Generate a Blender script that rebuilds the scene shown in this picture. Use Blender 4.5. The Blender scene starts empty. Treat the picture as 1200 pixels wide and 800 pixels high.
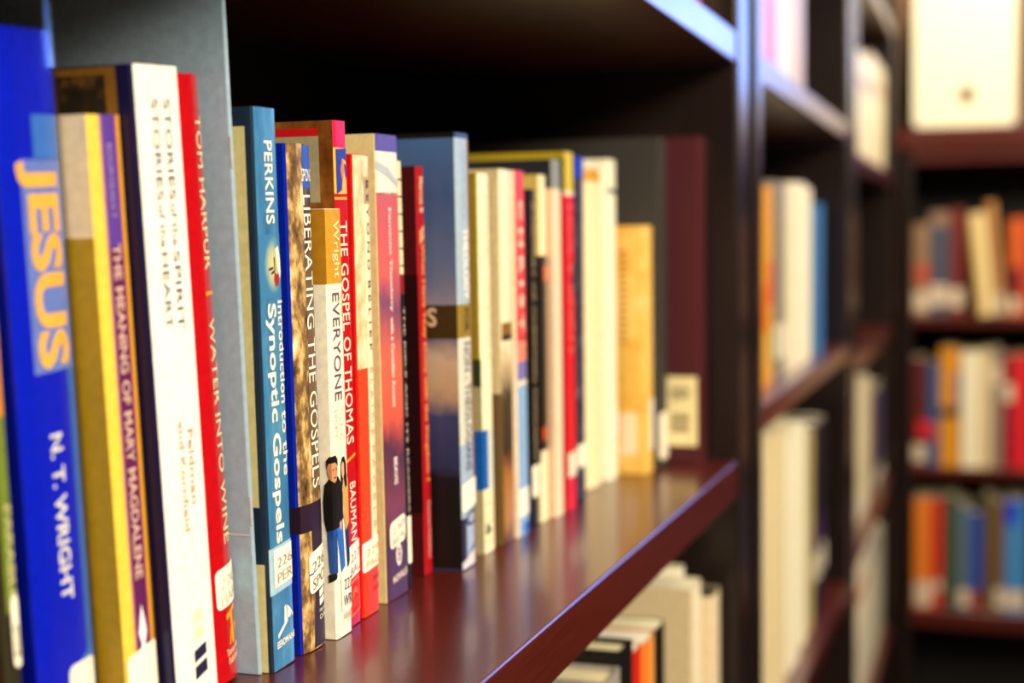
import bpy, bmesh, math, random
from mathutils import Matrix, Vector

# ------------------------------------------------------------------ camera, world, light
S = bpy.context.scene
COL = S.collection
Z0 = 1.10                                   # height of the near shelf board above the floor (m)
cam_d = bpy.data.cameras.new('camera')
cam_d.lens = 51.0
cam_d.sensor_width = 36.0
cam_d.clip_start = 0.02
cam = bpy.data.objects.new('camera', cam_d)
COL.objects.link(cam)
S.camera = cam
CAMR = ((0.314661, 0.067945, -0.946769), (-0.949114, 0.008802, -0.314809), (-0.013056, 0.99765, 0.067257))
cam.matrix_world = Matrix.Translation((0, 0, Z0 + 0.167)) @ Matrix(CAMR).to_4x4()
cam_d.dof.use_dof = True
cam_d.dof.focus_distance = 0.600
cam_d.dof.aperture_fstop = 5.0

S.view_settings.view_transform = 'Standard'
S.view_settings.look = 'None'
S.view_settings.gamma = 1.0
S.view_settings.use_curve_mapping = False
S.view_settings.exposure = 0.0

wd = bpy.data.worlds.new('world')
S.world = wd
wd.use_nodes = True
wd.node_tree.nodes['Background'].inputs[0].default_value = (1.0, 0.86, 0.70, 1)
wd.node_tree.nodes['Background'].inputs[1].default_value = 0.02


def area(name, loc, target, sx, sy, power, color):
    l = bpy.data.lights.new(name, 'AREA')
    l.shape = 'RECTANGLE'
    l.size, l.size_y = sx, sy
    l.energy = power
    l.color = color
    o = bpy.data.objects.new(name, l)
    COL.objects.link(o)
    o.location = loc
    d = Vector(target) - Vector(loc)
    o.rotation_euler = d.to_track_quat('-Z', 'Y').to_euler()
    return o


area('aisle_light', (-0.32, -1.45, 2.24), (0.72, 0.25, 1.2), 1.3, 0.6, 97, (1.0, 0.88, 0.67))
area('ceiling_light', (2.15, -0.75, 2.6), (2.6, 0.1, 1.2), 1.1, 0.3, 28, (1.0, 0.88, 0.66))
area('added_box_light', (2.55, -0.05, 2.35), (3.1, 0.05, 1.6), 0.3, 0.3, 11, (1.0, 0.92, 0.72))  # small unseen lamp, added to brighten the cream storage box

# ------------------------------------------------------------------ helpers
def lin(h):
    if not isinstance(h, str):
        return tuple(h)
    h = h.lstrip('#')
    v = [int(h[i:i + 2], 16) / 255 for i in (0, 2, 4)]
    return tuple(c / 12.92 if c <= 0.04045 else ((c + 0.055) / 1.055) ** 2.4 for c in v)


MATS = {}


def base_mat(key, rough, spec=0.5, coat=0.0, metal=0.0):
    m = bpy.data.materials.new(key)
    m.use_nodes = True
    nt = m.node_tree
    b = nt.nodes['Principled BSDF']
    b.inputs['Roughness'].default_value = rough
    b.inputs['Specular IOR Level'].default_value = spec
    b.inputs['Coat Weight'].default_value = coat
    b.inputs['Coat Roughness'].default_value = 0.12
    b.inputs['Metallic'].default_value = metal
    return m, nt, b


def M(hexc, rough=0.45, var=0.10, scale=260.0, spec=0.35, coat=0.0, metal=0.0):
    """plain printed stock / paint with a little procedural mottling"""
    key = 'mat_%s_%d_%d_%d_%d' % (hexc, rough * 100, var * 100, scale, coat * 100)
    if key in MATS:
        return MATS[key]
    m, nt, b = base_mat(key, rough, spec, coat, metal)
    n = nt.nodes.new('ShaderNodeTexNoise')
    n.inputs['Scale'].default_value = scale
    n.inputs['Detail'].default_value = 4
    tc = nt.nodes.new('ShaderNodeTexCoord')
    nt.links.new(tc.outputs['Object'], n.inputs['Vector'])
    r = nt.nodes.new('ShaderNodeValToRGB')
    c = lin(hexc)
    r.color_ramp.elements[0].position = 0.3
    r.color_ramp.elements[1].position = 0.7
    r.color_ramp.elements[0].color = (*[x * (1 - var) for x in c], 1)
    r.color_ramp.elements[1].color = (*[min(1, x * (1 + var)) for x in c], 1)
    nt.links.new(n.outputs['Fac'], r.inputs['Fac'])
    nt.links.new(r.outputs['Color'], b.inputs['Base Color'])
    MATS[key] = m
    return m


def RAMP(key, stops, axis='z', distort=0.0, nscale=40.0, stretch=(1, 1, 1), rough=0.35, coat=0.0, spec=0.4):
    """print whose colour runs along one axis of the book (stops in cm), broken up by noise"""
    if key in MATS:
        return MATS[key]
    m, nt, b = base_mat(key, rough, spec, coat)
    tc = nt.nodes.new('ShaderNodeTexCoord')
    mp = nt.nodes.new('ShaderNodeMapping')
    mp.inputs['Scale'].default_value = stretch
    n = nt.nodes.new('ShaderNodeTexNoise')
    n.inputs['Scale'].default_value = nscale
    n.inputs['Detail'].default_value = 6
    n.inputs['Roughness'].default_value = 0.65
    nt.links.new(tc.outputs['Object'], mp.inputs['Vector'])
    nt.links.new(mp.outputs['Vector'], n.inputs['Vector'])
    sx = nt.nodes.new('ShaderNodeSeparateXYZ')
    nt.links.new(tc.outputs['Object'], sx.inputs[0])
    lo, hi = stops[0][0], stops[-1][0]
    mr = nt.nodes.new('ShaderNodeMapRange')
    mr.inputs['From Min'].default_value = lo * 0.01
    mr.inputs['From Max'].default_value = hi * 0.01
    nt.links.new(sx.outputs['XYZ'.index(axis.upper())], mr.inputs['Value'])
    ma = nt.nodes.new('ShaderNodeMath')
    ma.operation = 'MULTIPLY_ADD'
    ma.inputs[1].default_value = distort
    nt.links.new(n.outputs['Fac'], ma.inputs[0])
    sub = nt.nodes.new('ShaderNodeMath')
    sub.operation = 'SUBTRACT'
    sub.inputs[1].default_value = distort * 0.5
    nt.links.new(mr.outputs['Result'], sub.inputs[0])
    nt.links.new(sub.outputs[0], ma.inputs[2])
    r = nt.nodes.new('ShaderNodeValToRGB')
    els = r.color_ramp.elements
    while len(els) < len(stops):
        els.new(0.5)
    for e, (p, c) in zip(els, stops):
        e.position = (p - lo) / (hi - lo)
    for e, (p, c) in zip(els, stops):
        e.color = (*lin(c), 1)
    nt.links.new(ma.outputs[0], r.inputs['Fac'])
    nt.links.new(r.outputs['Color'], b.inputs['Base Color'])
    MATS[key] = m
    return m


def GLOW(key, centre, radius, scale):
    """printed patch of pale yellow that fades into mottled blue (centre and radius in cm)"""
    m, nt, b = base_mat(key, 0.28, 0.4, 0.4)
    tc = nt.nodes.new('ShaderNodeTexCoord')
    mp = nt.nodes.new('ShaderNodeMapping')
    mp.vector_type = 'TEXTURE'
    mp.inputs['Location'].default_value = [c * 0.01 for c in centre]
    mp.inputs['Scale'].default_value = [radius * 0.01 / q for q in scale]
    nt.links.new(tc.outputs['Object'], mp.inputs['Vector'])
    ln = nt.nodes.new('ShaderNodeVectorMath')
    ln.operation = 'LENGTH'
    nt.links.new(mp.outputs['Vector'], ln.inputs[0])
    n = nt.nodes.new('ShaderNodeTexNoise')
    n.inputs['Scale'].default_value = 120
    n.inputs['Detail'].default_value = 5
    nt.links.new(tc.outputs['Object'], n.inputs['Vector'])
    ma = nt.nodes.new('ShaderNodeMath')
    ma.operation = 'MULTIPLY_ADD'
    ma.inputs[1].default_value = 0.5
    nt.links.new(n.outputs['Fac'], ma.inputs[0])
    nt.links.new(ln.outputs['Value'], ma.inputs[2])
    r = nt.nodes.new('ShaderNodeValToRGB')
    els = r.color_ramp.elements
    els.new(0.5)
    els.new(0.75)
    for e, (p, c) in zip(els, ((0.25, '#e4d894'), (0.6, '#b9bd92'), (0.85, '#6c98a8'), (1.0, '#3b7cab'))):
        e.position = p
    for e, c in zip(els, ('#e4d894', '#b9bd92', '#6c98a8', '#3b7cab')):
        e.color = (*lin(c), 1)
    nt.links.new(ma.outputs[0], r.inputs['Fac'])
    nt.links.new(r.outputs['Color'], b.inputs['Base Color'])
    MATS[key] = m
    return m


def NOISE(key, stops, nscale=60.0, stretch=(1, 1, 1), rough=0.4, coat=0.0, ntype='noise', detail=7):
    """print made of one noise field pushed through a colour ramp"""
    if key in MATS:
        return MATS[key]
    m, nt, b = base_mat(key, rough, 0.4, coat)
    tc = nt.nodes.new('ShaderNodeTexCoord')
    mp = nt.nodes.new('ShaderNodeMapping')
    mp.inputs['Scale'].default_value = stretch
    nt.links.new(tc.outputs['Object'], mp.inputs['Vector'])
    if ntype == 'rings':
        n = nt.nodes.new('ShaderNodeTexWave')
        n.wave_type = 'RINGS'
        n.rings_direction = 'X'
        n.inputs['Distortion'].default_value = 6
    else:
        n = nt.nodes.new('ShaderNodeTexNoise')
        n.inputs['Roughness'].default_value = 0.65
    n.inputs['Scale'].default_value = nscale
    n.inputs['Detail'].default_value = detail
    nt.links.new(mp.outputs['Vector'], n.inputs['Vector'])
    r = nt.nodes.new('ShaderNodeValToRGB')
    els = r.color_ramp.elements
    while len(els) < len(stops):
        els.new(0.5)
    for e, (p, c) in zip(els, stops):
        e.position = p
    for e, (p, c) in zip(els, stops):
        e.color = (*lin(c), 1)
    nt.links.new(n.outputs['Fac'], r.inputs['Fac'])
    nt.links.new(r.outputs['Color'], b.inputs['Base Color'])
    MATS[key] = m
    return m


def wood(key, dark, light, rough, axis=(3, 90, 90), scale=1.0, coat=0.0):
    """dark laminate with grain stretched along one axis and faint scratches"""
    if key in MATS:
        return MATS[key]
    m, nt, b = base_mat(key, rough, 0.5, coat)
    tc = nt.nodes.new('ShaderNodeTexCoord')
    mp = nt.nodes.new('ShaderNodeMapping')
    mp.inputs['Scale'].default_value = [a * scale for a in axis]
    n = nt.nodes.new('ShaderNodeTexNoise')
    n.inputs['Scale'].default_value = 4.0
    n.inputs['Detail'].default_value = 8
    n.inputs['Roughness'].default_value = 0.7
    n.inputs['Distortion'].default_value = 0.4
    nt.links.new(tc.outputs['Object'], mp.inputs['Vector'])
    nt.links.new(mp.outputs['Vector'], n.inputs['Vector'])
    r = nt.nodes.new('ShaderNodeValToRGB')
    r.color_ramp.elements[0].position = 0.32
    r.color_ramp.elements[1].position = 0.72
    r.color_ramp.elements[0].color = (*lin(dark), 1)
    r.color_ramp.elements[1].color = (*lin(light), 1)
    nt.links.new(n.outputs['Fac'], r.inputs['Fac'])
    nt.links.new(r.outputs['Color'], b.inputs['Base Color'])
    bp = nt.nodes.new('ShaderNodeBump')
    bp.inputs['Strength'].default_value = 0.04
    bp.inputs['Distance'].default_value = 0.002
    nt.links.new(n.outputs['Fac'], bp.inputs['Height'])
    nt.links.new(bp.outputs['Normal'], b.inputs['Normal'])
    MATS[key] = m
    return m


def link(name, me, mat, parent=None):
    o = bpy.data.objects.new(name, me)
    COL.objects.link(o)
    if mat is not None:
        me.materials.append(mat)
    if parent is not None:
        o.parent = parent
    return o


def mesh_from(verts, faces):
    """verts in cm"""
    me = bpy.data.meshes.new('mesh')
    me.from_pydata([(x * 0.01, y * 0.01, z * 0.01) for x, y, z in verts], [], faces)
    me.validate()
    return me


def box_mesh(x0, x1, y0, y1, z0, z1, bevel=0.0, seg=2):
    bm = bmesh.new()
    bmesh.ops.create_cube(bm, size=1.0)
    for v in bm.verts:
        v.co = Vector(((x0 + x1) / 2 + v.co.x * (x1 - x0), (y0 + y1) / 2 + v.co.y * (y1 - y0),
                       (z0 + z1) / 2 + v.co.z * (z1 - z0))) * 0.01
    if bevel:
        bmesh.ops.bevel(bm, geom=list(bm.edges), offset=bevel * 0.01, segments=seg, affect='EDGES', profile=0.5)
    me = bpy.data.meshes.new('mesh')
    bm.to_mesh(me)
    bm.free()
    return me


def box(name, x0, x1, y0, y1, z0, z1, mat, parent=None, bevel=0.0, seg=2):
    return link(name, box_mesh(x0, x1, y0, y1, z0, z1, bevel, seg), mat, parent)


def struct(o):
    o['kind'] = 'structure'
    return o


def thing(name, label, cat, loc, group=None, rot=(0, 0, 0)):
    o = bpy.data.objects.new(name, None)
    o.empty_display_size = 0.02
    COL.objects.link(o)
    o.location = [c * 0.01 for c in loc]
    o.location.z += Z0
    o.rotation_euler = rot
    o['label'] = label
    o['category'] = cat
    if group:
        o['group'] = group
    return o


TEXTS = {}


def text_polys(s, bold):
    """outline text as (verts 2-D, faces), normalised to its own bounding box"""
    k = (s, bold)
    if k not in TEXTS:
        cu = bpy.data.curves.new('lettering', 'FONT')
        cu.body = s
        cu.size = 1.0
        cu.resolution_u = 3
        cu.offset = bold
        ob = bpy.data.objects.new('lettering', cu)
        me = bpy.data.meshes.new_from_object(ob)
        vs = [(v.co.x, v.co.y) for v in me.vertices]
        fs = [tuple(p.vertices) for p in me.polygons]
        bpy.data.objects.remove(ob)
        bpy.data.meshes.remove(me)
        x0, x1 = min(v[0] for v in vs), max(v[0] for v in vs)
        y0, y1 = min(v[1] for v in vs), max(v[1] for v in vs)
        TEXTS[k] = ([((x - x0) / (x1 - x0), (y - y0) / (y1 - y0)) for x, y in vs], fs)
    return TEXTS[k]


class Book:
    """one book standing with its spine at local y = 0 facing -y, thickness along +x, height along +z (cm)"""

    def __init__(s, label, x, y, T, H, lean=0.0, base=0.0, D=15.0, color='#888888', mat=None, sag=0.12, p=8,
                 hard=False, page='#e6d6aa', group='books on the near shelf', rot_z=0.0, board=None, cat='book',
                 name='book', nseg=16, rough=0.4, coat=0.0, jacket=0.0):
        s.T, s.H, s.D, s.sag, s.p = T, H, D, sag, p
        s.root = thing(name, label, cat, (x, y, base + 0.03 + max(0.0, math.sin(lean)) * T), group, (0, lean, rot_z))
        s.b = board if board else (0.22 if hard else 0.06)
        s.b = min(s.b, T * 0.2)
        # spine polyline across the thickness
        if p >= 6:
            qs = [0, .02, .05, .1, .2, .35, .5, .65, .8, .9, .95, .98, 1]
        else:
            qs = [i / nseg for i in range(nseg + 1)]
        s.xs = [q * T for q in qs]
        s.ys = [sag * abs(2 * q - 1) ** p for q in qs]
        s.mat = mat or M(color, rough, coat=coat)
        out = [(0, D)] + list(zip(s.xs, s.ys)) + [(T, D)]
        b = s.b
        inn = [(b, D)] + [(min(max(xx, b), T - b), yy + b) for xx, yy in zip(s.xs, s.ys)] + [(T - b, D)]
        n = len(out)
        vs = [(x_, y_, 0) for x_, y_ in out] + [(x_, y_, 0) for x_, y_ in inn]
        vs += [(a, c, H) for a, c, _ in vs]
        fs = []
        m = 2 * n
        for i in range(n - 1):
            fs.append((i, i + 1, m + i + 1, m + i))                         # outer skin
            fs.append((n + i + 1, n + i, m + n + i, m + n + i + 1))         # inner skin
            fs.append((m + i, m + i + 1, m + n + i + 1, m + n + i))         # top rim
            fs.append((i + 1, i, n + i, n + i + 1))                         # bottom rim
        fs.append((0, m, m + n, n))
        fs.append((n - 1, 2 * n - 1, m + 2 * n - 1, m + n - 1))
        me = mesh_from(vs, fs)
        for pl in me.polygons:
            pl.use_smooth = False
        s.cover = link('cover', me, s.mat, s.root)
        g = 0.3 if hard else 0.05
        fr = sag + b + 0.02
        pm = box_mesh(b + 0.01, T - b - 0.01, fr, D - (0.25 if hard else 0.04), g if hard else 0.02, H - g)
        s.pages = link('page_block', pm, PAGES(page), s.root)

    def Y(s, x):
        xs, ys = s.xs, s.ys
        if x <= 0:
            return ys[0]
        for i in range(len(xs) - 1):
            if x <= xs[i + 1] + 1e-9:
                t = (x - xs[i]) / (xs[i + 1] - xs[i])
                return ys[i] + t * (ys[i + 1] - ys[i])
        return ys[-1]

    def _cols(s, x0, x1):
        return [x0] + [x for x in s.xs if x0 + 1e-6 < x < x1 - 1e-6] + [x1]

    def band(s, name, f0, f1, z0, z1, color=None, e=0.012, mat=None, parent=None, rough=0.4, round_=0.0, label=None,
             slant=0.0):
        """a printed field or a stuck-on label that follows the spine; round_ rounds its corners (cm)"""
        if z0 > z1:
            z0, z1 = z1, z0
        z1 = min(z1, s.H)
        z0 = max(z0, 0.0)
        x0, x1 = f0 * s.T, f1 * s.T
        if round_:
            extra = [x0 + round_ * (1 - math.cos(a)) for a in (0, .5, 1.0, math.pi / 2)]
            extra2 = [x1 - round_ * (1 - math.cos(a)) for a in (0, .5, 1.0, math.pi / 2)]
            cols = sorted(set(round(c, 5) for c in s._cols(x0, x1) + extra + extra2))
        else:
            cols = s._cols(x0, x1)
        vs, fs = [], []
        for x in cols:
            cut = 0.0
            if round_:
                d = min(x - x0, x1 - x)
                if d < round_:
                    cut = round_ - math.sqrt(max(0, round_ ** 2 - (round_ - d) ** 2))
            y = s.Y(x) - e
            dz = slant * (x - x0)
            vs += [(x, y, z0 + cut + dz), (x, y, z1 - cut + dz)]
        for i in range(len(cols) - 1):
            fs.append((2 * i, 2 * i + 2, 2 * i + 3, 2 * i + 1))
        o = link(name, mesh_from(vs, fs), mat or M(color, rough), parent or s.root)
        if label:
            o['label'] = label
        return o

    def side(s, name, y0, y1, z0, z1, color=None, mat=None, e=0.012, rough=0.4, parent=None):
        """a printed field on the cover that faces -x (y measured back from the spine)"""
        if z0 > z1:
            z0, z1 = z1, z0
        z1 = min(z1, s.H)
        z0 = max(z0, 0.0)
        vs = [(-e, y0, z0), (-e, y1, z0), (-e, y1, z1), (-e, y0, z1)]
        return link(name, mesh_from(vs, [(0, 3, 2, 1)]), mat or M(color, rough), parent or s.root)

    def _wrap(s, name, pts, fs, color, e, parent, rough=0.45):
        """pts (x, z) in cm laid on the spine; cut along the spine's facets so it follows the curve"""
        bm = bmesh.new()
        bv = [bm.verts.new((x, 0, z)) for x, z in pts]
        for f in fs:
            try:
                bm.faces.new([bv[i] for i in f])
            except ValueError:
                pass
        lo, hi = min(p[0] for p in pts), max(p[0] for p in pts)
        for x in s.xs:
            if lo < x < hi:
                bmesh.ops.bisect_plane(bm, geom=bm.verts[:] + bm.edges[:] + bm.faces[:], dist=1e-6,
                                       plane_co=(x, 0, 0), plane_no=(1, 0, 0))
        for v in bm.verts:
            v.co.z = min(max(v.co.z, 0.04), s.H)
            if v.co.x < -1e-5:                      # print that runs round the corner on to the cover
                v.co.y = s.ys[0] - v.co.x
                v.co.x = -e
            else:
                v.co.y = s.Y(v.co.x) - e
                if v.co.x < 1e-5:
                    v.co.x = -e
            v.co *= 0.01
        me = bpy.data.meshes.new('mesh')
        bm.to_mesh(me)
        bm.free()
        return link(name, me, M(color, rough), parent or s.root)

    def text(s, name, body, ztop, zbot, f0, f1, color, bold=0.0, e=0.035, parent=None):
        """lettering that reads down the spine, fitted between ztop and zbot"""
        vs, fs = text_polys(body, bold)
        pts = [((f0 + v * (f1 - f0)) * s.T, ztop - u * (ztop - zbot)) for u, v in vs]
        return s._wrap(name, pts, fs, color, e, parent)

    def htext(s, name, body, f0, f1, z0, z1, color, bold=0.0, e=0.045, parent=None, slant=0.0):
        vs, fs = text_polys(body, bold)
        if z0 > z1:
            z0, z1 = z1, z0
        pts = [((f0 + u * (f1 - f0)) * s.T, z0 + v * (z1 - z0) + slant * u) for u, v in vs]
        return s._wrap(name, pts, fs, color, e, parent)

    def side_text(s, name, body, y0, y1, z0, z1, color, e=0.03, bold=0.0):
        """upright lettering on the -x cover; y0 is its left end (further back), y1 its right end"""
        vs, fs = text_polys(body, bold)
        if z0 > z1:
            z0, z1 = z1, z0
        v3 = [(-e, y0 + u * (y1 - y0), z0 + v * (z1 - z0)) for u, v in vs]
        return link(name, mesh_from(v3, fs), M(color, 0.45), s.root)

    def shape(s, name, polys, color, e=0.03, parent=None):
        """flat printed outline(s): lists of (fraction, z)"""
        pts, fs = [], []
        for pg in polys:
            fs.append(tuple(range(len(pts), len(pts) + len(pg))))
            pts += [(f * s.T, z) for f, z in pg]
        return s._wrap(name, pts, fs, color, e, parent)


def PAGES(hexc):
    key = 'pages_' + hexc
    if key in MATS:
        return MATS[key]
    m, nt, b = base_mat(key, 0.8, 0.15)
    tc = nt.nodes.new('ShaderNodeTexCoord')
    mp = nt.nodes.new('ShaderNodeMapping')
    mp.inputs['Scale'].default_value = (3000, 8, 3)
    n = nt.nodes.new('ShaderNodeTexNoise')
    n.inputs['Scale'].default_value = 1.0
    nt.links.new(tc.outputs['Object'], mp.inputs['Vector'])
    nt.links.new(mp.outputs['Vector'], n.inputs['Vector'])
    r = nt.nodes.new('ShaderNodeValToRGB')
    c = lin(hexc)
    r.color_ramp.elements[0].position = 0.35
    r.color_ramp.elements[1].position = 0.65
    r.color_ramp.elements[0].color = (*[x * 0.72 for x in c], 1)
    r.color_ramp.elements[1].color = (*c, 1)
    nt.links.new(n.outputs['Fac'], r.inputs['Fac'])
    nt.links.new(r.outputs['Color'], b.inputs['Base Color'])
    MATS[key] = m
    return m


# ------------------------------------------------------------------ room shell
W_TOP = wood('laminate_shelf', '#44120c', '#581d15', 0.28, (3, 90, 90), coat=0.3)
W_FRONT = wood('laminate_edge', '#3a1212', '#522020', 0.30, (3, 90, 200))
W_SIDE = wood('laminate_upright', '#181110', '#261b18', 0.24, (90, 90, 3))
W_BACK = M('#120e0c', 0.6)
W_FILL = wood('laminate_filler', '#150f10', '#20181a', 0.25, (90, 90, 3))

zf = -Z0 * 100


def shell(name, *a):
    o = struct(box(name, *a))
    o.location.z = Z0
    return o


shell('floor', -220, 352, -280, 60, zf - 10, zf, wood('carpet_floor', '#2a1c16', '#3a281f', 0.8, (20, 20, 20)))
shell('ceiling', -220, 352, -280, 60, 165, 175, M('#cfc4ae', 0.9))
shell('wall_left', -220, 352, 50, 60, zf, 165, M('#6a5136', 0.85))
# far wall with a window opening (y -98..-12, z 46..130)
WY0, WY1, WZ0, WZ1 = -112, -14, 47, 128
fw = M('#6e4e32', 0.85)
me = bpy.data.meshes.new('mesh')
bm = bmesh.new()
for a in ((-280, WY0, zf, 165), (WY1, 50, zf, 165), (WY0, WY1, zf, WZ0), (WY0, WY1, WZ1, 165)):
    r = bmesh.ops.create_cube(bm, size=1.0)
    for v in r['verts']:
        v.co = Vector((347 + v.co.x * 10, (a[0] + a[1]) / 2 + v.co.y * (a[1] - a[0]),
                       (a[2] + a[3]) / 2 + v.co.z * (a[3] - a[2]))) * 0.01
bm.to_mesh(me)
bm.free()
o = struct(link('wall_far', me, fw))
o.location.z = Z0
# window: frame, mullion and a daylit pane
wn = bpy.data.objects.new('window_1', None)
COL.objects.link(wn)
wn.location = (0, 0, Z0)
wn['kind'] = 'structure'
wf = M('#d8d4cc', 0.5)
pane, nt, b = base_mat('daylit_pane', 0.1)
b.inputs['Base Color'].default_value = (0.02, 0.03, 0.05, 1)
b.inputs['Emission Color'].default_value = (0.13, 0.32, 1.0, 1)
b.inputs['Emission Strength'].default_value = 8.5
ym = (WY0 + WY1) / 2
for a in ((WY0, WY0 + 4, WZ0, WZ1), (WY1 - 4, WY1, WZ0, WZ1), (WY0 + 4, WY1 - 4, WZ0, WZ0 + 4),
          (WY0 + 4, WY1 - 4, WZ1 - 4, WZ1), (ym - 1.5, ym + 1.5, WZ0 + 4, WZ1 - 4)):
    box('window_frame', 343, 349, a[0], a[1], a[2], a[3], wf, wn, 0.3)
for y0, y1 in ((WY0 + 4, ym - 1.5), (ym + 1.5, WY1 - 4)):
    box('pane', 346, 346.6, y0, y1, WZ0 + 4, WZ1 - 4, pane, wn)


# ------------------------------------------------------------------ bookcases
def bookcase(label, x0, x1, shelves, yf, yb, top, left_w, right_w, side_mat=None, thick=2.35, rot=0.0, loc=(0, 0)):
    """uprights from x0-left_w and to x1+right_w, boards between; front at yf"""
    r = thing('bookcase', label, 'bookcase', (loc[0], loc[1], 0), 'dark wooden bookcases', (0, 0, rot))
    sm = side_mat or W_SIDE
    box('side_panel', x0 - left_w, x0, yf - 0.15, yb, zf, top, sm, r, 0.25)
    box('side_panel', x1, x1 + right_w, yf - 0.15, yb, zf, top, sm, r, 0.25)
    box('back_panel', x0, x1, yb - 1.2, yb - 0.2, zf + 4, top - 0.5, W_BACK, r)
    box('top_panel', x0, x1, yf, yb - 1.2, top - 2.5, top - 0.1, W_TOP, r, 0.15)
    box('kick_board', x0, x1, yf + 2, yf + 4, zf, zf + 7, sm, r)
    for z, t in shelves:
        box('shelf', x0, x1, yf, yb - 1.2, z - t, z, W_TOP, r, 0.16, 3)
    return r


YF, YB = 18.4, 48.0
near = bookcase('nearest dark bookcase holding the row of sharp upright books', 18.0, 109.4,
                [(0, 2.8), (32.3, 2.35), (64.6, 2.35), (-32.3, 2.8), (-64.6, 2.8), (-97, 2.8)], YF, YB, 97, 3.0, 4.6)
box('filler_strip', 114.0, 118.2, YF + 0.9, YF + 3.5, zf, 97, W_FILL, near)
second = bookcase('second dark bookcase along the row, just beyond the first upright', 121.2, 197.6,
                  [(2.8, 2.2), (32.0, 2.3), (61.2, 2.3), (-29.5, 2.3), (-61.8, 2.3), (-97, 2.3)], YF, YB, 97, 3.0, 4.6)
box('filler_strip', 202.2, 206.2, YF + 0.9, YF + 3.5, zf, 97, W_FILL, second)
third = bookcase('third and farthest bookcase of the row along the left wall', 209.2, 286.0,
                 [(0.0, 2.4), (28.9, 2.4), (57.0, 2.4), (-28.0, 2.4), (-58.0, 2.4), (-97, 2.4)], YF, YB, 97, 3.0, 3.0)
# far bookcase across the end of the aisle, facing back along it (local x runs to world -y)
XF = 305.0
farc = bookcase('low dark bookcase across the aisle end with a cream box on top', 2.6, 92.0,
                [(0.9, 1.9), (-29.8, 1.9), (-59.2, 3.6), (-97, 2.4)], 0.0, 33.0, 34.3, 2.6, 2.6, rot=-math.pi / 2,
                loc=(XF, 18.3))
box('top_board', -0.6, 95.2, -0.8, 33.0, 34.3, 38.9, W_TOP, farc, 0.3)

# ------------------------------------------------------------------ box on the far bookcase
cream = M('#f3e9cb', 0.6)
t = thing('storage_box', 'cream storage box with a dark finger hole on top of the far bookcase', 'box',
          (XF + 0.2, 15.7, 38.9), None, (0, 0, -math.pi / 2))
bm = bmesh.new()
# carton body: rounded rectangle front with a round hole through the front panel
Wb, Hb, rr = 19.6, 31.0, 1.6
hx, hz, hr, NH = 10.3, 6.2, 1.25, 24


def rrect(w, h, r, n=6):
    pts = []
    for cx, cz, a0 in ((w - r, r, -90), (w - r, h - r, 0), (r, h - r, 90), (r, r, 180)):
        for i in range(n + 1):
            a = math.radians(a0 + 90 * i / n)
            pts.append((cx + r * math.cos(a), cz + r * math.sin(a)))
    return pts


outer = rrect(Wb, Hb, rr)
def loop(pts, y):
    return [bm.verts.new((x * .01, y * .01, z * .01)) for x, z in pts]
hole = [(hx + hr * math.cos(2 * math.pi * i / NH), hz + hr * math.sin(2 * math.pi * i / NH)) for i in range(NH)]
o_f, o_b = loop(outer, 0), loop(outer, 28)
h_f, h_b = loop(hole, 0), loop(hole, 0.6)
N = len(outer)
for i in range(N):
    bm.faces.new((o_f[i], o_b[i], o_b[(i + 1) % N], o_f[(i + 1) % N]))
for i in range(NH):
    bm.faces.new((h_f[i], h_f[(i + 1) % NH], h_b[(i + 1) % NH], h_b[i]))
bm.faces.new(o_b)
ed = []
for lp in (o_f, h_f):
    for i in range(len(lp)):
        ed.append(bm.edges.get((lp[i], lp[(i + 1) % len(lp)])))
bmesh.ops.triangle_fill(bm, use_beauty=True, use_dissolve=False, edges=ed, normal=(0, -1, 0))
bmesh.ops.recalc_face_normals(bm, faces=bm.faces[:])
me = bpy.data.meshes.new('mesh')
bm.to_mesh(me)
bm.free()
link('carton', me, cream, t)
box('box_lid', -0.4, Wb + 0.4, -0.4, 28.4, Hb - 4, Hb + 0.4, cream, t, 0.3)
ring = []
fs = []
for i in range(NH):
    a = 2 * math.pi * i / NH
    for r_, y_ in ((hr * 1.0, -0.12), (hr * 1.28, -0.12), (hr * 1.28, 0.0), (hr * 1.0, 0.0)):
        ring.append((hx + r_ * math.cos(a), y_, hz + r_ * math.sin(a)))
for i in range(NH):
    j = (i + 1) % NH
    for k in range(4):
        fs.append((4 * i + k, 4 * i + (k + 1) % 4, 4 * j + (k + 1) % 4, 4 * j + k))
link('hole_rim', mesh_from(ring, fs), M('#a8845a', 0.5), t)
disc = [(hx + hr * math.cos(2 * math.pi * i / NH), 0.62, hz + hr * math.sin(2 * math.pi * i / NH)) for i in range(NH)]
link('hole_shade_disc', mesh_from(disc, [tuple(range(NH))]), M('#3a2414', 0.8), t)  # dark disc, coloured as the shaded inside of the carton

# ------------------------------------------------------------------ books of the near shelf, left to right
WH = '#fff6de'                              # paper label white


def call_label(bk, z0, z1, f0, f1, lines, ink='#4a3a30', round_=0.22, slant=0.0, bold=0.0, color=WH):
    lab = bk.band('call_number_label', f0, f1, z0, z1, color, e=0.05, rough=0.5, round_=round_, slant=slant)
    zt, zb = max(z0, z1), min(z0, z1)
    n = len(lines)
    h = (zt - zb) / (n + 0.5)
    for i, tx in enumerate(lines):
        a = zt - h * (i + 0.95)
        bk.htext('handwriting', tx, f0 + 0.14 * (f1 - f0), f1 - 0.10 * (f1 - f0), a - h * 0.32, a + h * 0.36, ink,
                 bold=bold, e=0.08, parent=lab, slant=slant * bk.T)
    return lab

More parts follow.
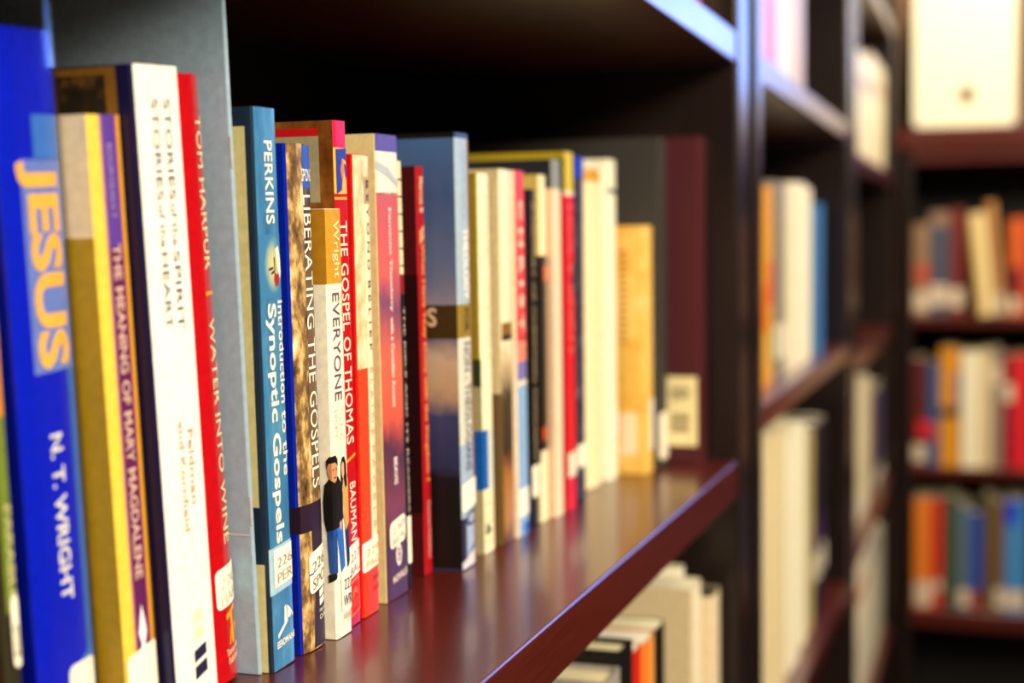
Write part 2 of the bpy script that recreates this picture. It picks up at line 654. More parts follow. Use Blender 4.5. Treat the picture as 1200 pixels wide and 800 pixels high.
bk = Book('dark brown book with orange patches at the left edge of the photo', x=35.9, y=29.6, T=1.4, H=20.5, lean=-0.045,
          color='#2c1a10', hard=False)
bk.band('spine_band', 0.4, 1.0, 6.32, 5.10, '#d0641c')
bk.band('spine_band', 0.4, 1.0, 5.10, 3.83, '#b09468')
bk.band('spine_band', 0.4, 1.0, 3.74, 1.69, '#a83a18')
bk = Book('slim green and orange book pressed against the left of the large blue hardback', x=37.45, y=29.20, T=0.81, H=22.74, lean=-0.050, color='#2c2818')
bk.band('spine_band', 0.25, 0.9, 20.39, 16.53, '#8f9a55')
bk.band('spine_band', 0.25, 0.9, 16.53, 11.52, '#cf8a1e')
bk.band('spine_band', 0.25, 0.9, 14.81, 14.54, '#7f8a30', e=0.02)
bk.band('spine_band', 0.25, 0.9, 11.52, 5.29, '#70802c')
bk.text('title_lettering', 'PARABLES', 8.70, 5.29, 0.5, 0.88, '#d8cf98')
call_label(bk, 3.49, 5.84, 0.45, 0.95, ['226'], ink='#9a8f80')
bk = Book('thick blue hardback with large orange spine lettering in a clear sleeve', x=38.64, y=28.80, T=3.16, H=23.53, lean=-0.063, color='#0a1ec0', sag=0.16, p=4,
          hard=True, rough=0.25, coat=0.5)
bk.H = bk.H
bk.band('spine_band', 0.50, 1.0, 20.87, 19.41, '#3d72c2', rough=0.3)
bk.band('spine_band', 0.27, 1.0, 19.46, 12.66, '#6c80c6', rough=0.3)
bk.band('spine_band', 0.80, 1.0, 12.66, 2.55, '#3468b4', rough=0.3)
bk.text('title_lettering', 'JESUS', 19.43, 12.77, 0.20, 0.86, '#ffb648', bold=0.035)
bk.text('author_lettering', 'N. T. WRIGHT', 10.65, 5.11, 0.42, 0.62, '#f4ecd8', bold=0.02)
bk.shape('spine_swoosh', [[(0.42, 1.96), (0.55, 2.52), (0.72, 2.99), (0.92, 3.28), (0.98, 3.22), (0.98, 1.96)]], '#3a74c4', e=0.02)
bk.band('call_number_label', 0.44, 0.93, 2.87, 1.23, WH, e=0.05, round_=0.3)
sl, nt, b = base_mat('clear_sleeve', 0.06)
tr = nt.nodes.new('ShaderNodeBsdfTransparent')
tr.inputs['Color'].default_value = (0.95, 0.96, 0.98, 1)
gl = nt.nodes.new('ShaderNodeBsdfGlossy')
gl.inputs['Roughness'].default_value = 0.12
lw = nt.nodes.new('ShaderNodeLayerWeight')
lw.inputs['Blend'].default_value = 0.08
mx = nt.nodes.new('ShaderNodeMixShader')
nt.links.new(lw.outputs['Fresnel'], mx.inputs['Fac'])
nt.links.new(tr.outputs[0], mx.inputs[1])
nt.links.new(gl.outputs[0], mx.inputs[2])
nt.links.new(mx.outputs[0], nt.nodes['Material Output'].inputs['Surface'])
# clear plastic sleeve standing up past the top of the boards
xs, ys = bk.xs, bk.ys
out = [(-0.03, 12.0)] + [(x, y - 0.09) for x, y in zip(xs, ys)] + [(bk.T + 0.03, 12.0)]
out[1] = (-0.03, out[1][1])
out[-2] = (bk.T + 0.03, out[-2][1])
vs = []
for x, y in out:
    vs += [(x, y, 0.02), (x, y, bk.H + 0.95)]
fs = [(2 * i, 2 * i + 2, 2 * i + 3, 2 * i + 1) for i in range(len(out) - 1)]
o = link('plastic_sleeve', mesh_from(vs, fs), sl, bk.root)
sm_ = o.modifiers.new('thickness', 'SOLIDIFY')
sm_.thickness = 0.00012
sm_.offset = 1
bk = Book('paperback with a purple spine between yellow stripes, cream and olive cover', x=42.10, y=28.00, T=1.94, H=21.09, lean=-0.066, color='#e6c84a', sag=0.06, page='#e8d8a8')
bk.side('cover_panel', 0.02, 14.5, 21.17, 17.06, '#e2cba4')
bk.side('cover_panel', 0.02, 14.5, 17.06, 0.38, '#a98512')
bk.band('spine_band', 0.34, 0.40, 21.14, 0.38, '#c07a80')
bk.band('spine_band', 0.40, 0.80, 21.14, 16.69, '#5b3c98')
bk.band('spine_band', 0.40, 0.80, 16.69, 0.38, '#5e1d52')
bk.band('spine_band', 0.80, 0.85, 21.14, 0.38, '#a04860')
bk.band('spine_band', 0.85, 1.0, 21.14, 0.38, '#d89c1c')
bk.text('author_lettering', 'BOURGEAULT', 20.13, 17.65, 0.52, 0.66, '#a890c0')
bk.text('title_lettering', 'THE MEANING OF MARY MAGDALENE', 16.80, 5.22, 0.48, 0.72, '#d8b0a0', bold=0.02)
bk.shape('publisher_mark', [[(0.60, 4.31), (0.68, 3.76), (0.72, 3.31), (0.66, 2.91), (0.70, 2.54), (0.48, 2.54), (0.54, 2.91), (0.47, 3.31), (0.52, 3.76)]], '#efe6f0')
bk.band('call_number_label', 0.06, 1.0, 2.69, 0.07, WH, e=0.05, round_=0.2, slant=0.10)
orn = NOISE('gilt_ornament', [(0.40, '#120e06'), (0.52, '#2a1c0a'), (0.62, '#5a3c12')], nscale=90, detail=3, rough=0.5)
bk = Book('thick ivory-spined book with navy and gilt cover and faint grey lettering', x=44.31, y=27.50, T=3.02, H=22.92, lean=-0.074, color='#17123c', sag=0.10, hard=True,
          page='#e8dcc0', rough=0.3)
bk.side('cover_panel', 0.62, 15.0, 22.86, -1.13, '#7d5416')
bk.side('cover_panel', 1.05, 14.4, 22.60, -0.80, mat=orn, e=0.02)
bk.band('spine_band', 0.05, 1.0, 23.12, -1.13, '#fff8e4', rough=0.5)
bk.text('title_lettering', 'STORIES', 21.79, 18.27, 0.60, 0.74, '#4a4058')
bk.text('title_lettering', 'of the', 18.15, 16.66, 0.60, 0.74, '#6a6068')
bk.text('title_lettering', 'SPIRIT', 16.48, 13.65, 0.60, 0.74, '#4a4058')
bk.text('title_lettering', 'STORIES', 21.79, 18.27, 0.34, 0.48, '#4a4058')
bk.text('title_lettering', 'of the', 18.15, 16.66, 0.34, 0.48, '#6a6068')
bk.text('title_lettering', 'HEART', 16.48, 13.77, 0.34, 0.48, '#4a4058')
bk.text('author_lettering', 'Feldman', 10.03, 7.28, 0.63, 0.76, '#a86a5c')
bk.text('author_lettering', 'and Kornfield', 10.43, 6.40, 0.44, 0.56, '#a86a5c')
bk.band('publisher_mark', 0.50, 0.70, 3.35, 2.90, '#e8dcb8', e=0.03, slant=0.12)
bk.band('publisher_mark', 0.50, 0.70, 2.71, 2.25, '#e8dcb8', e=0.03, slant=0.12)
bk.band('publisher_mark', 0.46, 0.74, 1.93, 1.48, '#1c1838', e=0.03, slant=0.16)
bk.band('publisher_mark', 0.46, 0.74, 1.32, 0.83, '#1c1838', e=0.03, slant=0.16)
bk = Book('glossy red round-spined book with pale lettering and a white label', x=47.85, y=27.75, T=1.74, H=22.99, lean=-0.082, color='#b90c16', sag=0.24, p=2.2,
          hard=True, rough=0.18, coat=0.8)
bk.text('author_lettering', 'TOM HARPUR', 21.49, 15.82, 0.54, 0.82, '#ffe0b0')
bk.band('spine_rule', 0.50, 0.92, 15.00, 14.87, '#f09a20', e=0.03)
bk.text('title_lettering', 'WATER INTO WINE', 14.01, 5.35, 0.54, 0.82, '#ffe0b0')
call_label(bk, 4.42, 2.86, 0.14, 0.97, ['226', 'HAR'], ink='#c8bca8', slant=0.14)
bk.shape('publisher_mark', [[(0.42, 2.59), (0.80, 2.93), (0.80, 2.73), (0.66, 2.63), (0.70, 1.44), (0.60, 1.40), (0.56, 2.53), (0.42, 2.39)],
                            [(0.48, 1.40), (0.56, 2.05), (0.60, 1.98), (0.53, 1.40)], [(0.72, 1.57), (0.74, 2.12), (0.84, 2.19), (0.84, 1.64), (0.78, 2.05)]], '#f5a020')
bk.htext('publisher_lettering', 'Thomas Allen', 0.34, 0.88, 0.96, 1.23, '#ffe0b0', slant=0.22)
bk.htext('publisher_lettering', 'Publishers', 0.40, 0.88, 0.62, 0.89, '#ffe0b0', slant=0.20)
bk = Book('tall thin grey stapled pamphlet rising above its neighbours', x=49.68, y=27.05, T=0.21, H=26.70, lean=-0.059, color='#96aec2', sag=0.10, p=2, board=0.05, rough=0.45, coat=0.0, cat='pamphlet', name='pamphlet')
steel = M('#d8dce0', 0.35, metal=0.4)
for za, zb in ((20.83, 19.66), (7.10, 5.96)):
    x_ = bk.T * 0.12
    o = box('staple', x_ - 0.035, x_ + 0.035, bk.Y(x_) - 0.05, bk.Y(x_) + 0.02, min(za, zb), max(za, zb), steel, bk.root, 0.015)
bk.side('tape_edge', 0.1, 13, 5.55, 5.62, '#c8d0d0', e=0.015)
blu = NOISE('mottled_blue', [(0.30, '#2a628f'), (0.5, '#3b7cab'), (0.72, '#5e9cc0')], nscale=45, stretch=(2, 2, 0.6), rough=0.28, coat=0.4)
bk = Book('blue-spined paperback with a cream panelled navy cover and taped white label', x=50.00, y=26.65, T=1.94, H=21.99, lean=-0.029, color='#1b2b40', sag=0.08, rough=0.3,
          page='#e6d8ae')
bk.side('cover_panel', 0.34, 14.5, 21.25, 6.57, '#d6c88e')
bk.side('cover_panel', 0.20, 14.5, 4.31, -0.47, '#d6c88e')
bk.side('cover_hinge', 0.95, 1.0, 21.25, 6.57, '#a8985e', e=0.02)
bk.band('spine_band', 0.06, 1.0, 22.03, -0.47, mat=blu)
bk.text('author_lettering', 'PERKINS', 20.73, 17.53, 0.40, 0.74, '#fff4dc', bold=0.01)
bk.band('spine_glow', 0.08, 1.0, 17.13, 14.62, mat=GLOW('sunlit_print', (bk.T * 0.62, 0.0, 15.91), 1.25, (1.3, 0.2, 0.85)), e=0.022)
bk.shape('spine_ornament', [[(0.72, 16.54), (0.84, 16.67), (0.93, 16.21), (0.96, 15.61), (0.86, 15.28), (0.80, 15.81)]], '#f2e8c8', e=0.03)
bk.shape('spine_ornament', [[(0.66, 15.68), (0.74, 15.55), (0.84, 15.61), (0.88, 15.38), (0.80, 15.12), (0.68, 15.08), (0.63, 15.38)]], '#9c2418', e=0.034)
bk.shape('spine_ornament', [[(0.42, 15.81), (0.60, 15.88), (0.62, 15.78), (0.43, 15.71)], [(0.52, 15.65), (0.66, 15.75), (0.67, 15.65), (0.53, 15.55)], [(0.64, 16.21), (0.69, 16.27), (0.70, 15.68), (0.66, 15.68)]], '#4a2414', e=0.034)
bk.text('title_lettering', 'Introduction', 14.52, 10.47, 0.74, 0.97, '#fff4dc', bold=0.01)
bk.text('title_lettering', 'to the', 10.20, 7.59, 0.74, 0.96, '#fff4dc', bold=0.01)
bk.text('title_lettering', 'Synoptic Gospels', 14.45, 5.00, 0.22, 0.66, '#fff4dc', bold=0.02)
tape = bk.band('label_tape', 0.02, 1.0, 4.89, 3.04, '#9fc0d2', e=0.03, slant=0.06, rough=0.2)
call_label(bk, 4.79, 3.31, 0.16, 1.0, ['226', 'PER'], ink='#a89078', round_=0.05, slant=0.06)
bk.shape('publisher_mark', [[(0.24, 1.41), (0.68, 1.89), (0.68, 1.76), (0.24, 1.23)], [(0.52, 1.72), (0.55, 2.38), (0.62, 2.45), (0.64, 1.86)],
                            [(0.66, 1.89), (0.66, 2.41), (0.76, 2.28), (0.93, 1.93), (0.91, 1.82), (0.82, 2.07), (0.82, 1.93), (0.76, 1.86)]], '#f4f0e0')
bk.htext('publisher_lettering', 'EERDMANS', 0.18, 0.96, 0.85, 1.13, '#f4f0e0', bold=0.02, slant=0.12)
rock = NOISE('rock_print', [(0.34, '#3c2a1c'), (0.47, '#80603a'), (0.56, '#cda868'), (0.66, '#eed8a8')], nscale=85, stretch=(1.5, 1.5, 0.8), rough=0.35, coat=0.3)
rockd = NOISE('rock_print_dark', [(0.36, '#2a1c18'), (0.5, '#58422f'), (0.66, '#7d6546')], nscale=60, stretch=(2, 2, 0.7), rough=0.35, coat=0.3)
bk = Book('round-spined book printed with pale rock and a bright blue cover', x=52.57, y=26.55, T=2.31, H=20.77, lean=-0.027, color='#0c22a4', sag=0.22, p=2.6, rough=0.2, coat=0.5)
bk.band('spine_band', 0.06, 1.0, 20.80, -0.55, mat=rock)
bk.shape('spine_dark_print', [[(0.50, 16.31), (0.98, 16.31), (0.98, 6.12), (0.54, 7.19), (0.44, 9.32), (0.52, 12.13)]], '#6a5238', e=0.018)  # darker brown area of the rock print behind the title
bk.band('spine_band', 0.52, 0.99, 20.77, 16.31, mat=rockd, e=0.018)
bk.band('spine_band', 0.52, 0.96, 20.70, 18.99, '#2a55b0', e=0.024)
bk.htext('author_lettering', 'SPONG', 0.46, 0.94, 19.26, 19.78, '#f4f0e0', bold=0.01)
bk.text('title_lettering', 'LIBERATING THE GOSPELS', 18.72, 6.69, 0.50, 0.84, '#fff6e0', bold=0.0)
bk.side('cover_band', -0.0, 9, 6.12, 5.05, '#2b1a2b')
bk.band('spine_band', 0.0, 1.0, 6.12, 4.98, '#2b1a2b', e=0.02)
bk.shape('spine_dark_print', [[(0.40, 4.98), (1.0, 4.98), (1.0, -0.55), (0.36, -0.55), (0.46, 2.17)]], '#33222a', e=0.018)  # dark lower section of the printed spine
call_label(bk, 4.04, 2.32, 0.26, 0.95, ['226', 'SPO'], ink='#8a7a60', round_=0.25, slant=0.16)
bk.band('label_mark', 0.26, 0.40, 3.15, 3.22, '#2040a0', e=0.06)
bk.band('publisher_mark', 0.62, 0.86, 2.35, 2.06, '#f2ead8', e=0.03, slant=0.2)
bk.band('publisher_mark', 0.62, 0.86, 1.99, 1.70, '#f2ead8', e=0.03, slant=0.2)
bk.htext('publisher_lettering', 'Harper', 0.60, 0.92, 1.38, 1.59, '#f2ead8', slant=0.08)
bk.htext('publisher_lettering', 'Collins', 0.60, 0.92, 1.12, 1.34, '#f2ead8', slant=0.08)
bk = Book('short white and gold paperback with two people printed on its spine', x=55.09, y=26.30, T=1.55, H=18.22, lean=-0.018, color='#f6edd4', sag=0.06, rough=0.3)
bk.side('cover_panel', 0.0, 12, 18.20, 15.09, '#b47d1c')
bk.band('spine_band', 0.0, 1.0, 18.20, 15.09, '#cb9526', rough=0.3)
bk.text('author_lettering', 'Wright', 17.74, 15.31, 0.34, 0.80, '#f8e8b0')
bk.text('title_lettering', 'EVERYONE', 14.70, 10.14, 0.28, 0.70, '#6a4a6c')
bk.text('title_lettering', 'Paul for', 14.73, 13.62, 0.80, 0.93, '#d0a030')
bk.text('subtitle_lettering', 'The Prison', 9.85, 8.24, 0.52, 0.72, '#d6ccb4')
bk.text('subtitle_lettering', 'Letters', 9.78, 8.61, 0.24, 0.44, '#d6ccb4')
P = bk.root
# printed photograph of a couple: man in black jumper and jeans, woman in tan jacket
def fig(name, polys, color, e):
    return bk.shape(name, polys, color, e=e)
fig('printed_woman', [[(0.66, 4.64), (0.92, 4.86), (0.96, 3.16), (0.86, 2.94), (0.76, 2.86)]], '#1c2c4c', 0.028)
fig('printed_woman', [[(0.52, 6.63), (0.62, 6.96), (0.84, 6.96), (0.97, 6.56), (0.99, 5.53), (0.96, 4.79), (0.70, 4.49), (0.54, 5.38)]], '#c8a056', 0.030)
fig('printed_woman', [[(0.48, 6.85), (0.50, 7.40), (0.60, 7.69), (0.74, 7.69), (0.84, 7.36), (0.86, 6.41), (0.74, 6.34), (0.64, 6.85), (0.54, 6.30)]], '#1a1210', 0.032)
fig('printed_woman', [[(0.53, 7.00), (0.52, 7.33), (0.60, 7.51), (0.69, 7.40), (0.70, 7.00), (0.63, 6.78), (0.57, 6.81)]], '#dca47c', 0.034)
fig('printed_woman', [[(0.52, 5.53), (0.62, 5.67), (0.64, 5.38), (0.54, 5.23)]], '#dca47c', 0.034)
fig('printed_man', [[(-0.16, 4.94), (0.12, 5.08), (0.16, 3.90), (0.14, 2.86), (-0.02, 2.71), (-0.12, 2.94), (-0.15, 3.90)]], '#1c4690', 0.036)
fig('printed_man', [[(0.10, 4.94), (0.50, 5.16), (0.56, 3.90), (0.60, 3.01), (0.36, 2.79), (0.26, 3.72)]], '#2a66c4', 0.036)
fig('printed_man', [[(-0.25, 5.93), (-0.20, 6.63), (-0.04, 6.92), (0.28, 6.96), (0.48, 6.63), (0.56, 6.11), (0.54, 5.08), (0.30, 4.79), (-0.02, 4.71), (-0.17, 4.64), (-0.24, 5.16)]], '#14110f', 0.038)
fig('printed_man', [[(-0.10, 7.14), (-0.11, 7.47), (-0.02, 7.66), (0.16, 7.66), (0.27, 7.47), (0.27, 7.14), (0.20, 6.81), (0.08, 6.70), (-0.03, 6.85)]], '#c88a60', 0.040)
fig('printed_man', [[(-0.13, 7.29), (-0.13, 7.66), (-0.04, 7.84), (0.16, 7.88), (0.28, 7.69), (0.30, 7.33), (0.25, 7.47), (0.12, 7.58), (-0.05, 7.55), (-0.11, 7.40)]], '#14100e', 0.042)
fig('printed_man', [[(0.02, 7.29), (0.07, 7.33), (0.07, 7.25), (0.02, 7.22)], [(0.16, 7.33), (0.22, 7.33), (0.22, 7.25), (0.16, 7.25)], [(0.06, 6.96), (0.18, 6.96), (0.18, 6.92), (0.06, 6.89)]], '#5a3018', 0.044)
fig('printed_man', [[(0.30, 4.94), (0.42, 5.05), (0.44, 4.68), (0.34, 4.60)]], '#d09a70', 0.044)
fig('printed_man', [[(-0.16, 2.79), (0.02, 2.86), (0.10, 2.75), (0.06, 2.60), (-0.14, 2.45)]], '#15120f', 0.044)
lab = bk.band('call_number_label', 0.30, 1.0, 2.57, 1.08, WH, e=0.05, round_=0.1)
bk.htext('handwriting', '227', 0.46, 0.98, 1.97, 2.45, '#3a3450', e=0.08, parent=lab)
bk.htext('handwriting', 'WRI', 0.40, 0.98, 1.26, 1.75, '#3a3450', e=0.08, parent=lab)
bk.htext('publisher_lettering', 'WJK', 0.42, 0.9, 0.55, 1.00, '#a89880')
rust = NOISE('rust_print', [(0.32, '#3a1608'), (0.5, '#7d4616'), (0.68, '#a8702c')], nscale=30, stretch=(1, 1.5, 1), rough=0.25, coat=0.4)
bk = Book('crimson-spined book with a rust brown cover and blue figure emblem', x=56.99, y=26.60, T=1.25, H=22.00, lean=-0.028, color='#c00e1a', sag=0.06, rough=0.25, coat=0.3)
bk.side('cover_panel', 0.05, 14.6, 22.01, -0.30, mat=rust)
bk.side('cover_panel', 0.7, 6.0, 21.69, 21.36, '#c01414', e=0.03)
bk.side('cover_panel', 0.7, 6.0, 21.36, 18.53, '#a29674', e=0.025)
bk.band('spine_band', 0.0, 1.0, 22.01, 20.85, '#cf1848')
bk.band('spine_band', 0.0, 1.0, 20.85, 18.89, '#f2b048')
bk.shape('spine_emblem', [[(0.1, 20.78), (0.95, 20.85), (0.95, 20.27), (0.60, 20.42), (0.42, 19.91), (0.55, 19.48), (0.5, 19.04), (0.1, 18.89)],
                          [(0.72, 20.20), (0.95, 20.06), (0.95, 19.40), (0.80, 19.69)]], '#2c3c98')
bk.shape('spine_emblem', [[(0.48, 20.13), (0.64, 20.35), (0.72, 19.91), (0.58, 19.40), (0.46, 19.69)]], '#e07a58', e=0.034)
bk.band('spine_rule', 0.0, 1.0, 18.75, 18.64, '#f0a030')
bk.text('title_lettering', 'THE GOSPEL OF THOMAS', 17.72, 8.04, 0.22, 0.78, '#fff0d4', bold=0.0)
bk.band('spine_rule', 0.1, 0.98, 7.33, 7.21, '#f0a030', slant=0.25)
bk.text('author_lettering', 'BAUMAN', 6.34, 3.76, 0.34, 0.78, '#fff0d4')
call_label(bk, 3.53, 2.08, 0.02, 1.0, ['227', 'BAU'], ink='#9a8ca8', round_=0.04, slant=0.2)
bk.band('publisher_mark', 0.14, 0.9, 1.97, 0.39, '#f06a38', e=0.02, slant=0.2)
bk.band('publisher_mark', 0.22, 0.82, 1.85, 0.51, '#d8141a', e=0.03, slant=0.2)
bk.shape('publisher_mark', [[(0.30, 1.08), (0.32, 1.47), (0.5, 1.74), (0.68, 1.62), (0.72, 1.31), (0.5, 1.47)]], '#f06a38', e=0.036)
bk.htext('publisher_lettering', 'SST', 0.30, 0.74, 0.78, 1.08, '#f06a38', slant=0.1)
parch = NOISE('parchment_print', [(0.30, '#b88a58'), (0.46, '#e2c490'), (0.62, '#f4e2bc')], nscale=130, stretch=(1.4, 1.4, 0.8), rough=0.4)
bk = Book('bright red book with a mottled parchment and cream spine', x=58.60, y=26.65, T=1.89, H=20.68, lean=-0.012, color='#d8161a', sag=0.10, p=4, rough=0.25, coat=0.3)
bk.band('spine_band', 0.06, 0.58, 20.65, 11.19, mat=parch)
bk.band('spine_band', 0.58, 1.0, 20.65, 18.50, mat=parch)
bk.band('spine_band', 0.58, 1.0, 19.71, 3.12, '#f2e4bc')
bk.band('spine_band', 0.06, 0.58, 11.19, 3.12, '#ea4420')
bk.text('title_lettering', 'B E Y O N D', 19.56, 15.55, 0.70, 0.86, '#3a3a48')
bk.text('title_lettering', 'B E L I E F', 15.09, 11.96, 0.70, 0.86, '#3a3a48')
bk.text('author_lettering', 'E L A I N E', 11.19, 8.11, 0.68, 0.86, '#c8a880')
bk.text('author_lettering', 'P A G E L S', 7.64, 3.91, 0.68, 0.86, '#c8a880')
bk.band('spine_band', 0.06, 1.0, 3.12, -0.18, '#e83a22')
call_label(bk, 3.36, 2.02, 0.04, 1.0, ['229', 'PAG'], ink='#d8b070', round_=0.15, slant=0.08)
bk.htext('publisher_lettering', 'Random', 0.55, 0.98, 1.43, 1.75, '#8a1410', slant=0.12)
bk.htext('publisher_lettering', 'House', 0.55, 0.98, 0.96, 1.24, '#8a1410', slant=0.12)
swirl = RAMP('pink_swirl', [(0, '#4b2a42'), (2.5, '#4a2840'), (4.5, '#7a3a48'), (7, '#54304c'), (8.4, '#d85a48'), (11.5, '#e06850'), (14, '#7a4868'), (15.5, '#d8605c'), (18.3, '#c85a60')],
             distort=0.26, nscale=20, stretch=(1.6, 1.6, 1))
bk = Book('pink and purple swirled paperback with a cream cover', x=61.39, y=26.70, T=2.60, H=21.74, lean=-0.021, color='#dccb92', sag=0.05, rough=0.35, page='#efe2bc')
bk.band('spine_band', 0.02, 1.0, 19.08, -0.40, mat=swirl)
bk.band('spine_band', 0.02, 1.0, 21.78, 20.96, '#5c4e9c')
bk.band('spine_band', 0.02, 1.0, 20.96, 19.00, '#e9e4d2')
bk.shape('spine_swoosh', [[(0.02, 20.53), (0.5, 20.22), (1.0, 19.59), (1.0, 19.28), (0.5, 19.83), (0.02, 20.14)]], '#b8bcc0', e=0.03)
bk.text('title_lettering', 'Feminist Theology', 18.37, 13.53, 0.46, 0.60, '#ffe8dc', bold=0.02)
bk.text('title_lettering', 'with a Canadian Accent', 13.29, 9.08, 0.46, 0.60, '#ffe8dc', bold=0.02)
bk.text('author_lettering', 'BEAVIS', 6.69, 5.39, 0.44, 0.60, '#ffe8dc', bold=0.02)
call_label(bk, 3.67, 2.40, 0.16, 0.88, ['230', 'BEA'], ink='#b0a098', round_=0.3, slant=0.12)
bk.shape('publisher_mark', [[(0.56 + 0.13 * math.cos(a * math.pi / 8), 2.02 + 0.55 * math.sin(a * math.pi / 8)) for a in range(16)]], '#f0e4dc')
bk.htext('publisher_mark_digit', '8', 0.50, 0.62, 1.7, 2.35, '#503048')
bk.htext('publisher_lettering', 'NOVALIS', 0.26, 0.92, 0.75, 1.1, '#f0dcd0', bold=0.02, slant=0.15)
bk = Book('very thin black booklet with a cream top beside the pink swirled paperback', x=64.53, y=26.90, T=0.42, H=20.70, lean=-0.025, color='#141010', sag=0.04, rough=0.4)
bk.band('spine_band', 0.0, 1.0, 20.67, 15.28, '#ead9a8')
for k in range(6):
    bk.band('spine_tick', 0.0, 1.0, 19.83 - k * 0.82, 19.75 - k * 0.82, '#4a3424', e=0.03)
bk.band('spine_band', 0.0, 1.0, 15.28, 14.33, '#8a1418')
bk.text('title_lettering', 'THE BIBLE AND ITS READERS', 13.72, 3.74, 0.3, 0.75, '#d8ccc0')
bk.band('call_number_label', 0.0, 1.0, 3.53, 1.21, WH, e=0.04)
bk = Book('slim dark red book with gold spine lettering beside the large blue one', x=67.20, y=27.10, T=0.98, H=20.56, lean=-0.019, color='#4c1216', sag=0.06, rough=0.3)
bk.side('cover_band', 0.02, 13, 15.20, 3.19, '#260a0e')
bk.band('spine_band', 0.0, 1.0, 20.54, -0.33, '#ad1018')
bk.text('author_lettering', 'Marcus B', 20.03, 18.26, 0.32, 0.8, '#f0c8a0', bold=0.02)
bk.shape('spine_ornament', [[(0.25, 17.33), (0.85, 17.67), (0.85, 17.41), (0.25, 16.99)], [(0.25, 16.99), (0.85, 17.28), (0.85, 17.03), (0.25, 16.65)]], '#f0a870')
bk.text('title_lettering', 'What Have They Done with the Kingdom ?', 16.73, 4.72, 0.3, 0.82, '#f09858', bold=0.03)
bk.text('publisher_lettering', 'Fortress Publishing', 3.72, 0.78, 0.3, 0.8, '#f0989a', bold=0.02)
sky = RAMP('sky_print', [(0, '#1a1412'), (3.0, '#141212'), (4.6, '#16151c'), (5.2, '#2c3052'), (8, '#38406a'), (9.4, '#b89878'), (10.8, '#c0a890'), (12.0, '#605a72'), (13, '#8f8494'), (15.4, '#59688c'), (19, '#3c5482'), (22.2, '#48669a')],
           distort=0.12, nscale=28, stretch=(1, 1, 1.4))
bk = Book('large sky-printed paperback with a brown band and pale blue spine', x=68.68, y=25.65, T=2.22, H=22.27, lean=-0.016, color='#2c3c60', sag=0.08, rough=0.25, coat=0.3, board=0.1)
bk.side('cover_panel', 0.0, 15, 22.01, 0.09, mat=sky)
bk.side('cover_panel', 0.0, 15, 22.31, 22.01, '#14100e', e=0.02)
bk.side('cover_band', 0.0, 15, 13.62, 11.91, '#3b2c12', e=0.02)
bk.side_text('cover_lettering', 'S', 1.62, 1.12, 12.52, 13.48, '#d8b890', bold=0.02)
bk.band('spine_band', 0.0, 0.80, 22.01, 13.62, '#a9bccb')
bk.band('spine_band', 0.0, 0.80, 11.91, 4.66, '#d6d4c4')
bk.band('spine_band', 0.0, 0.80, 6.44, 0.09, '#a2b4cc', e=0.016)
bk.band('spine_band', 0.80, 1.0, 22.01, 0.09, '#8a5230')
bk.band('spine_band', 0.0, 0.82, 13.62, 11.91, '#94782a', e=0.02)
bk.text('author_lettering', 'JOHN B. COBB JR.', 21.45, 17.75, 0.46, 0.62, '#8ea2bc')
bk.text('title_lettering', 'THEOLOGY', 17.49, 13.83, 0.40, 0.78, '#fffaf0', bold=0.02)
bk.text('title_lettering', 'FOR', 13.40, 12.17, 0.40, 0.72, '#2e2410', bold=0.02)
bk.text('title_lettering', 'NON - THEOLOGIANS', 11.65, 5.02, 0.36, 0.72, '#28365c', bold=0.01)
bk.band('call_number_label', 0.05, 0.95, 4.39, 2.96, WH, e=0.05, round_=0.1, slant=0.1)
bk.htext('publisher_lettering', 'C', 0.3, 0.8, 2.07, 2.87, '#283054', bold=0.02, slant=0.1)
bk.shape('publisher_mark', [[(0.4, 0.63), (0.75, 1.17), (0.75, 0.41), (0.45, 0.18)]], '#2848b0')
bk.shape('publisher_mark', [[(0.0, -0.18), (0.1, 0.41), (0.78, 0.86), (0.78, 0.09)]], '#d8d4d8', e=0.034)
bk.band('spine_band', 0.0, 0.3, 2.65, 0.41, '#2a2434', e=0.026)
bk = Book('cream-spined book with an olive cover and a blue patch near its foot', x=72.52, y=25.80, T=2.01, H=20.41, lean=-0.015, color='#8f7a22', sag=0.16, p=3, rough=0.4)
bk.side('cover_band', 0.0, 13, 10.56, 9.08, '#2c3c20')
bk.side('cover_band', 0.0, 13, 9.08, 6.72, '#a89a70')
bk.side('cover_band', 0.0, 13, 6.72, 3.50, '#1658a8')
bk.side('cover_band', 0.0, 13, 3.50, -0.63, '#b0a47c')
bk.band('spine_band', 0.06, 1.0, 20.41, 6.62, '#f8edc6')
bk.band('spine_band', 0.06, 1.0, 6.62, 3.50, '#dfe2d0')
bk.band('spine_band', 0.06, 0.40, 6.72, 3.50, '#1c5cae', e=0.02)
bk.band('spine_band', 0.06, 1.0, 3.50, -0.40, '#f4e6bc')
bk.text('title_lettering', 'HIDDEN WISDOM', 19.23, 10.56, 0.4, 0.66, '#e2d4a4')
for k in range(5):
    bk.band('spine_rule', 0.15, 0.95, 2.6 - k * 0.5, 2.75 - k * 0.5, '#e2cf9a', e=0.025)
bk.shape('publisher_mark', [[(0.15, 1.0), (0.5, 1.05), (0.45, 1.5), (0.2, 1.6)]], '#4a6a50')
photo = RAMP('sepia_print', [(0, '#5a3410'), (1.5, '#b07828'), (4.0, '#a86a20'), (5.2, '#3c2c20'), (8.2, '#4a3a2a'), (10.0, '#c8b088'), (11, '#efe2bc'), (21, '#f2e8ca')], distort=0.16, nscale=60)
bk = Book('beige book with a sepia photo on the lower half of its spine', x=74.96, y=25.50, T=2.04, H=20.74, lean=-0.001, color='#cdb88c', sag=0.12, p=4, rough=0.4)
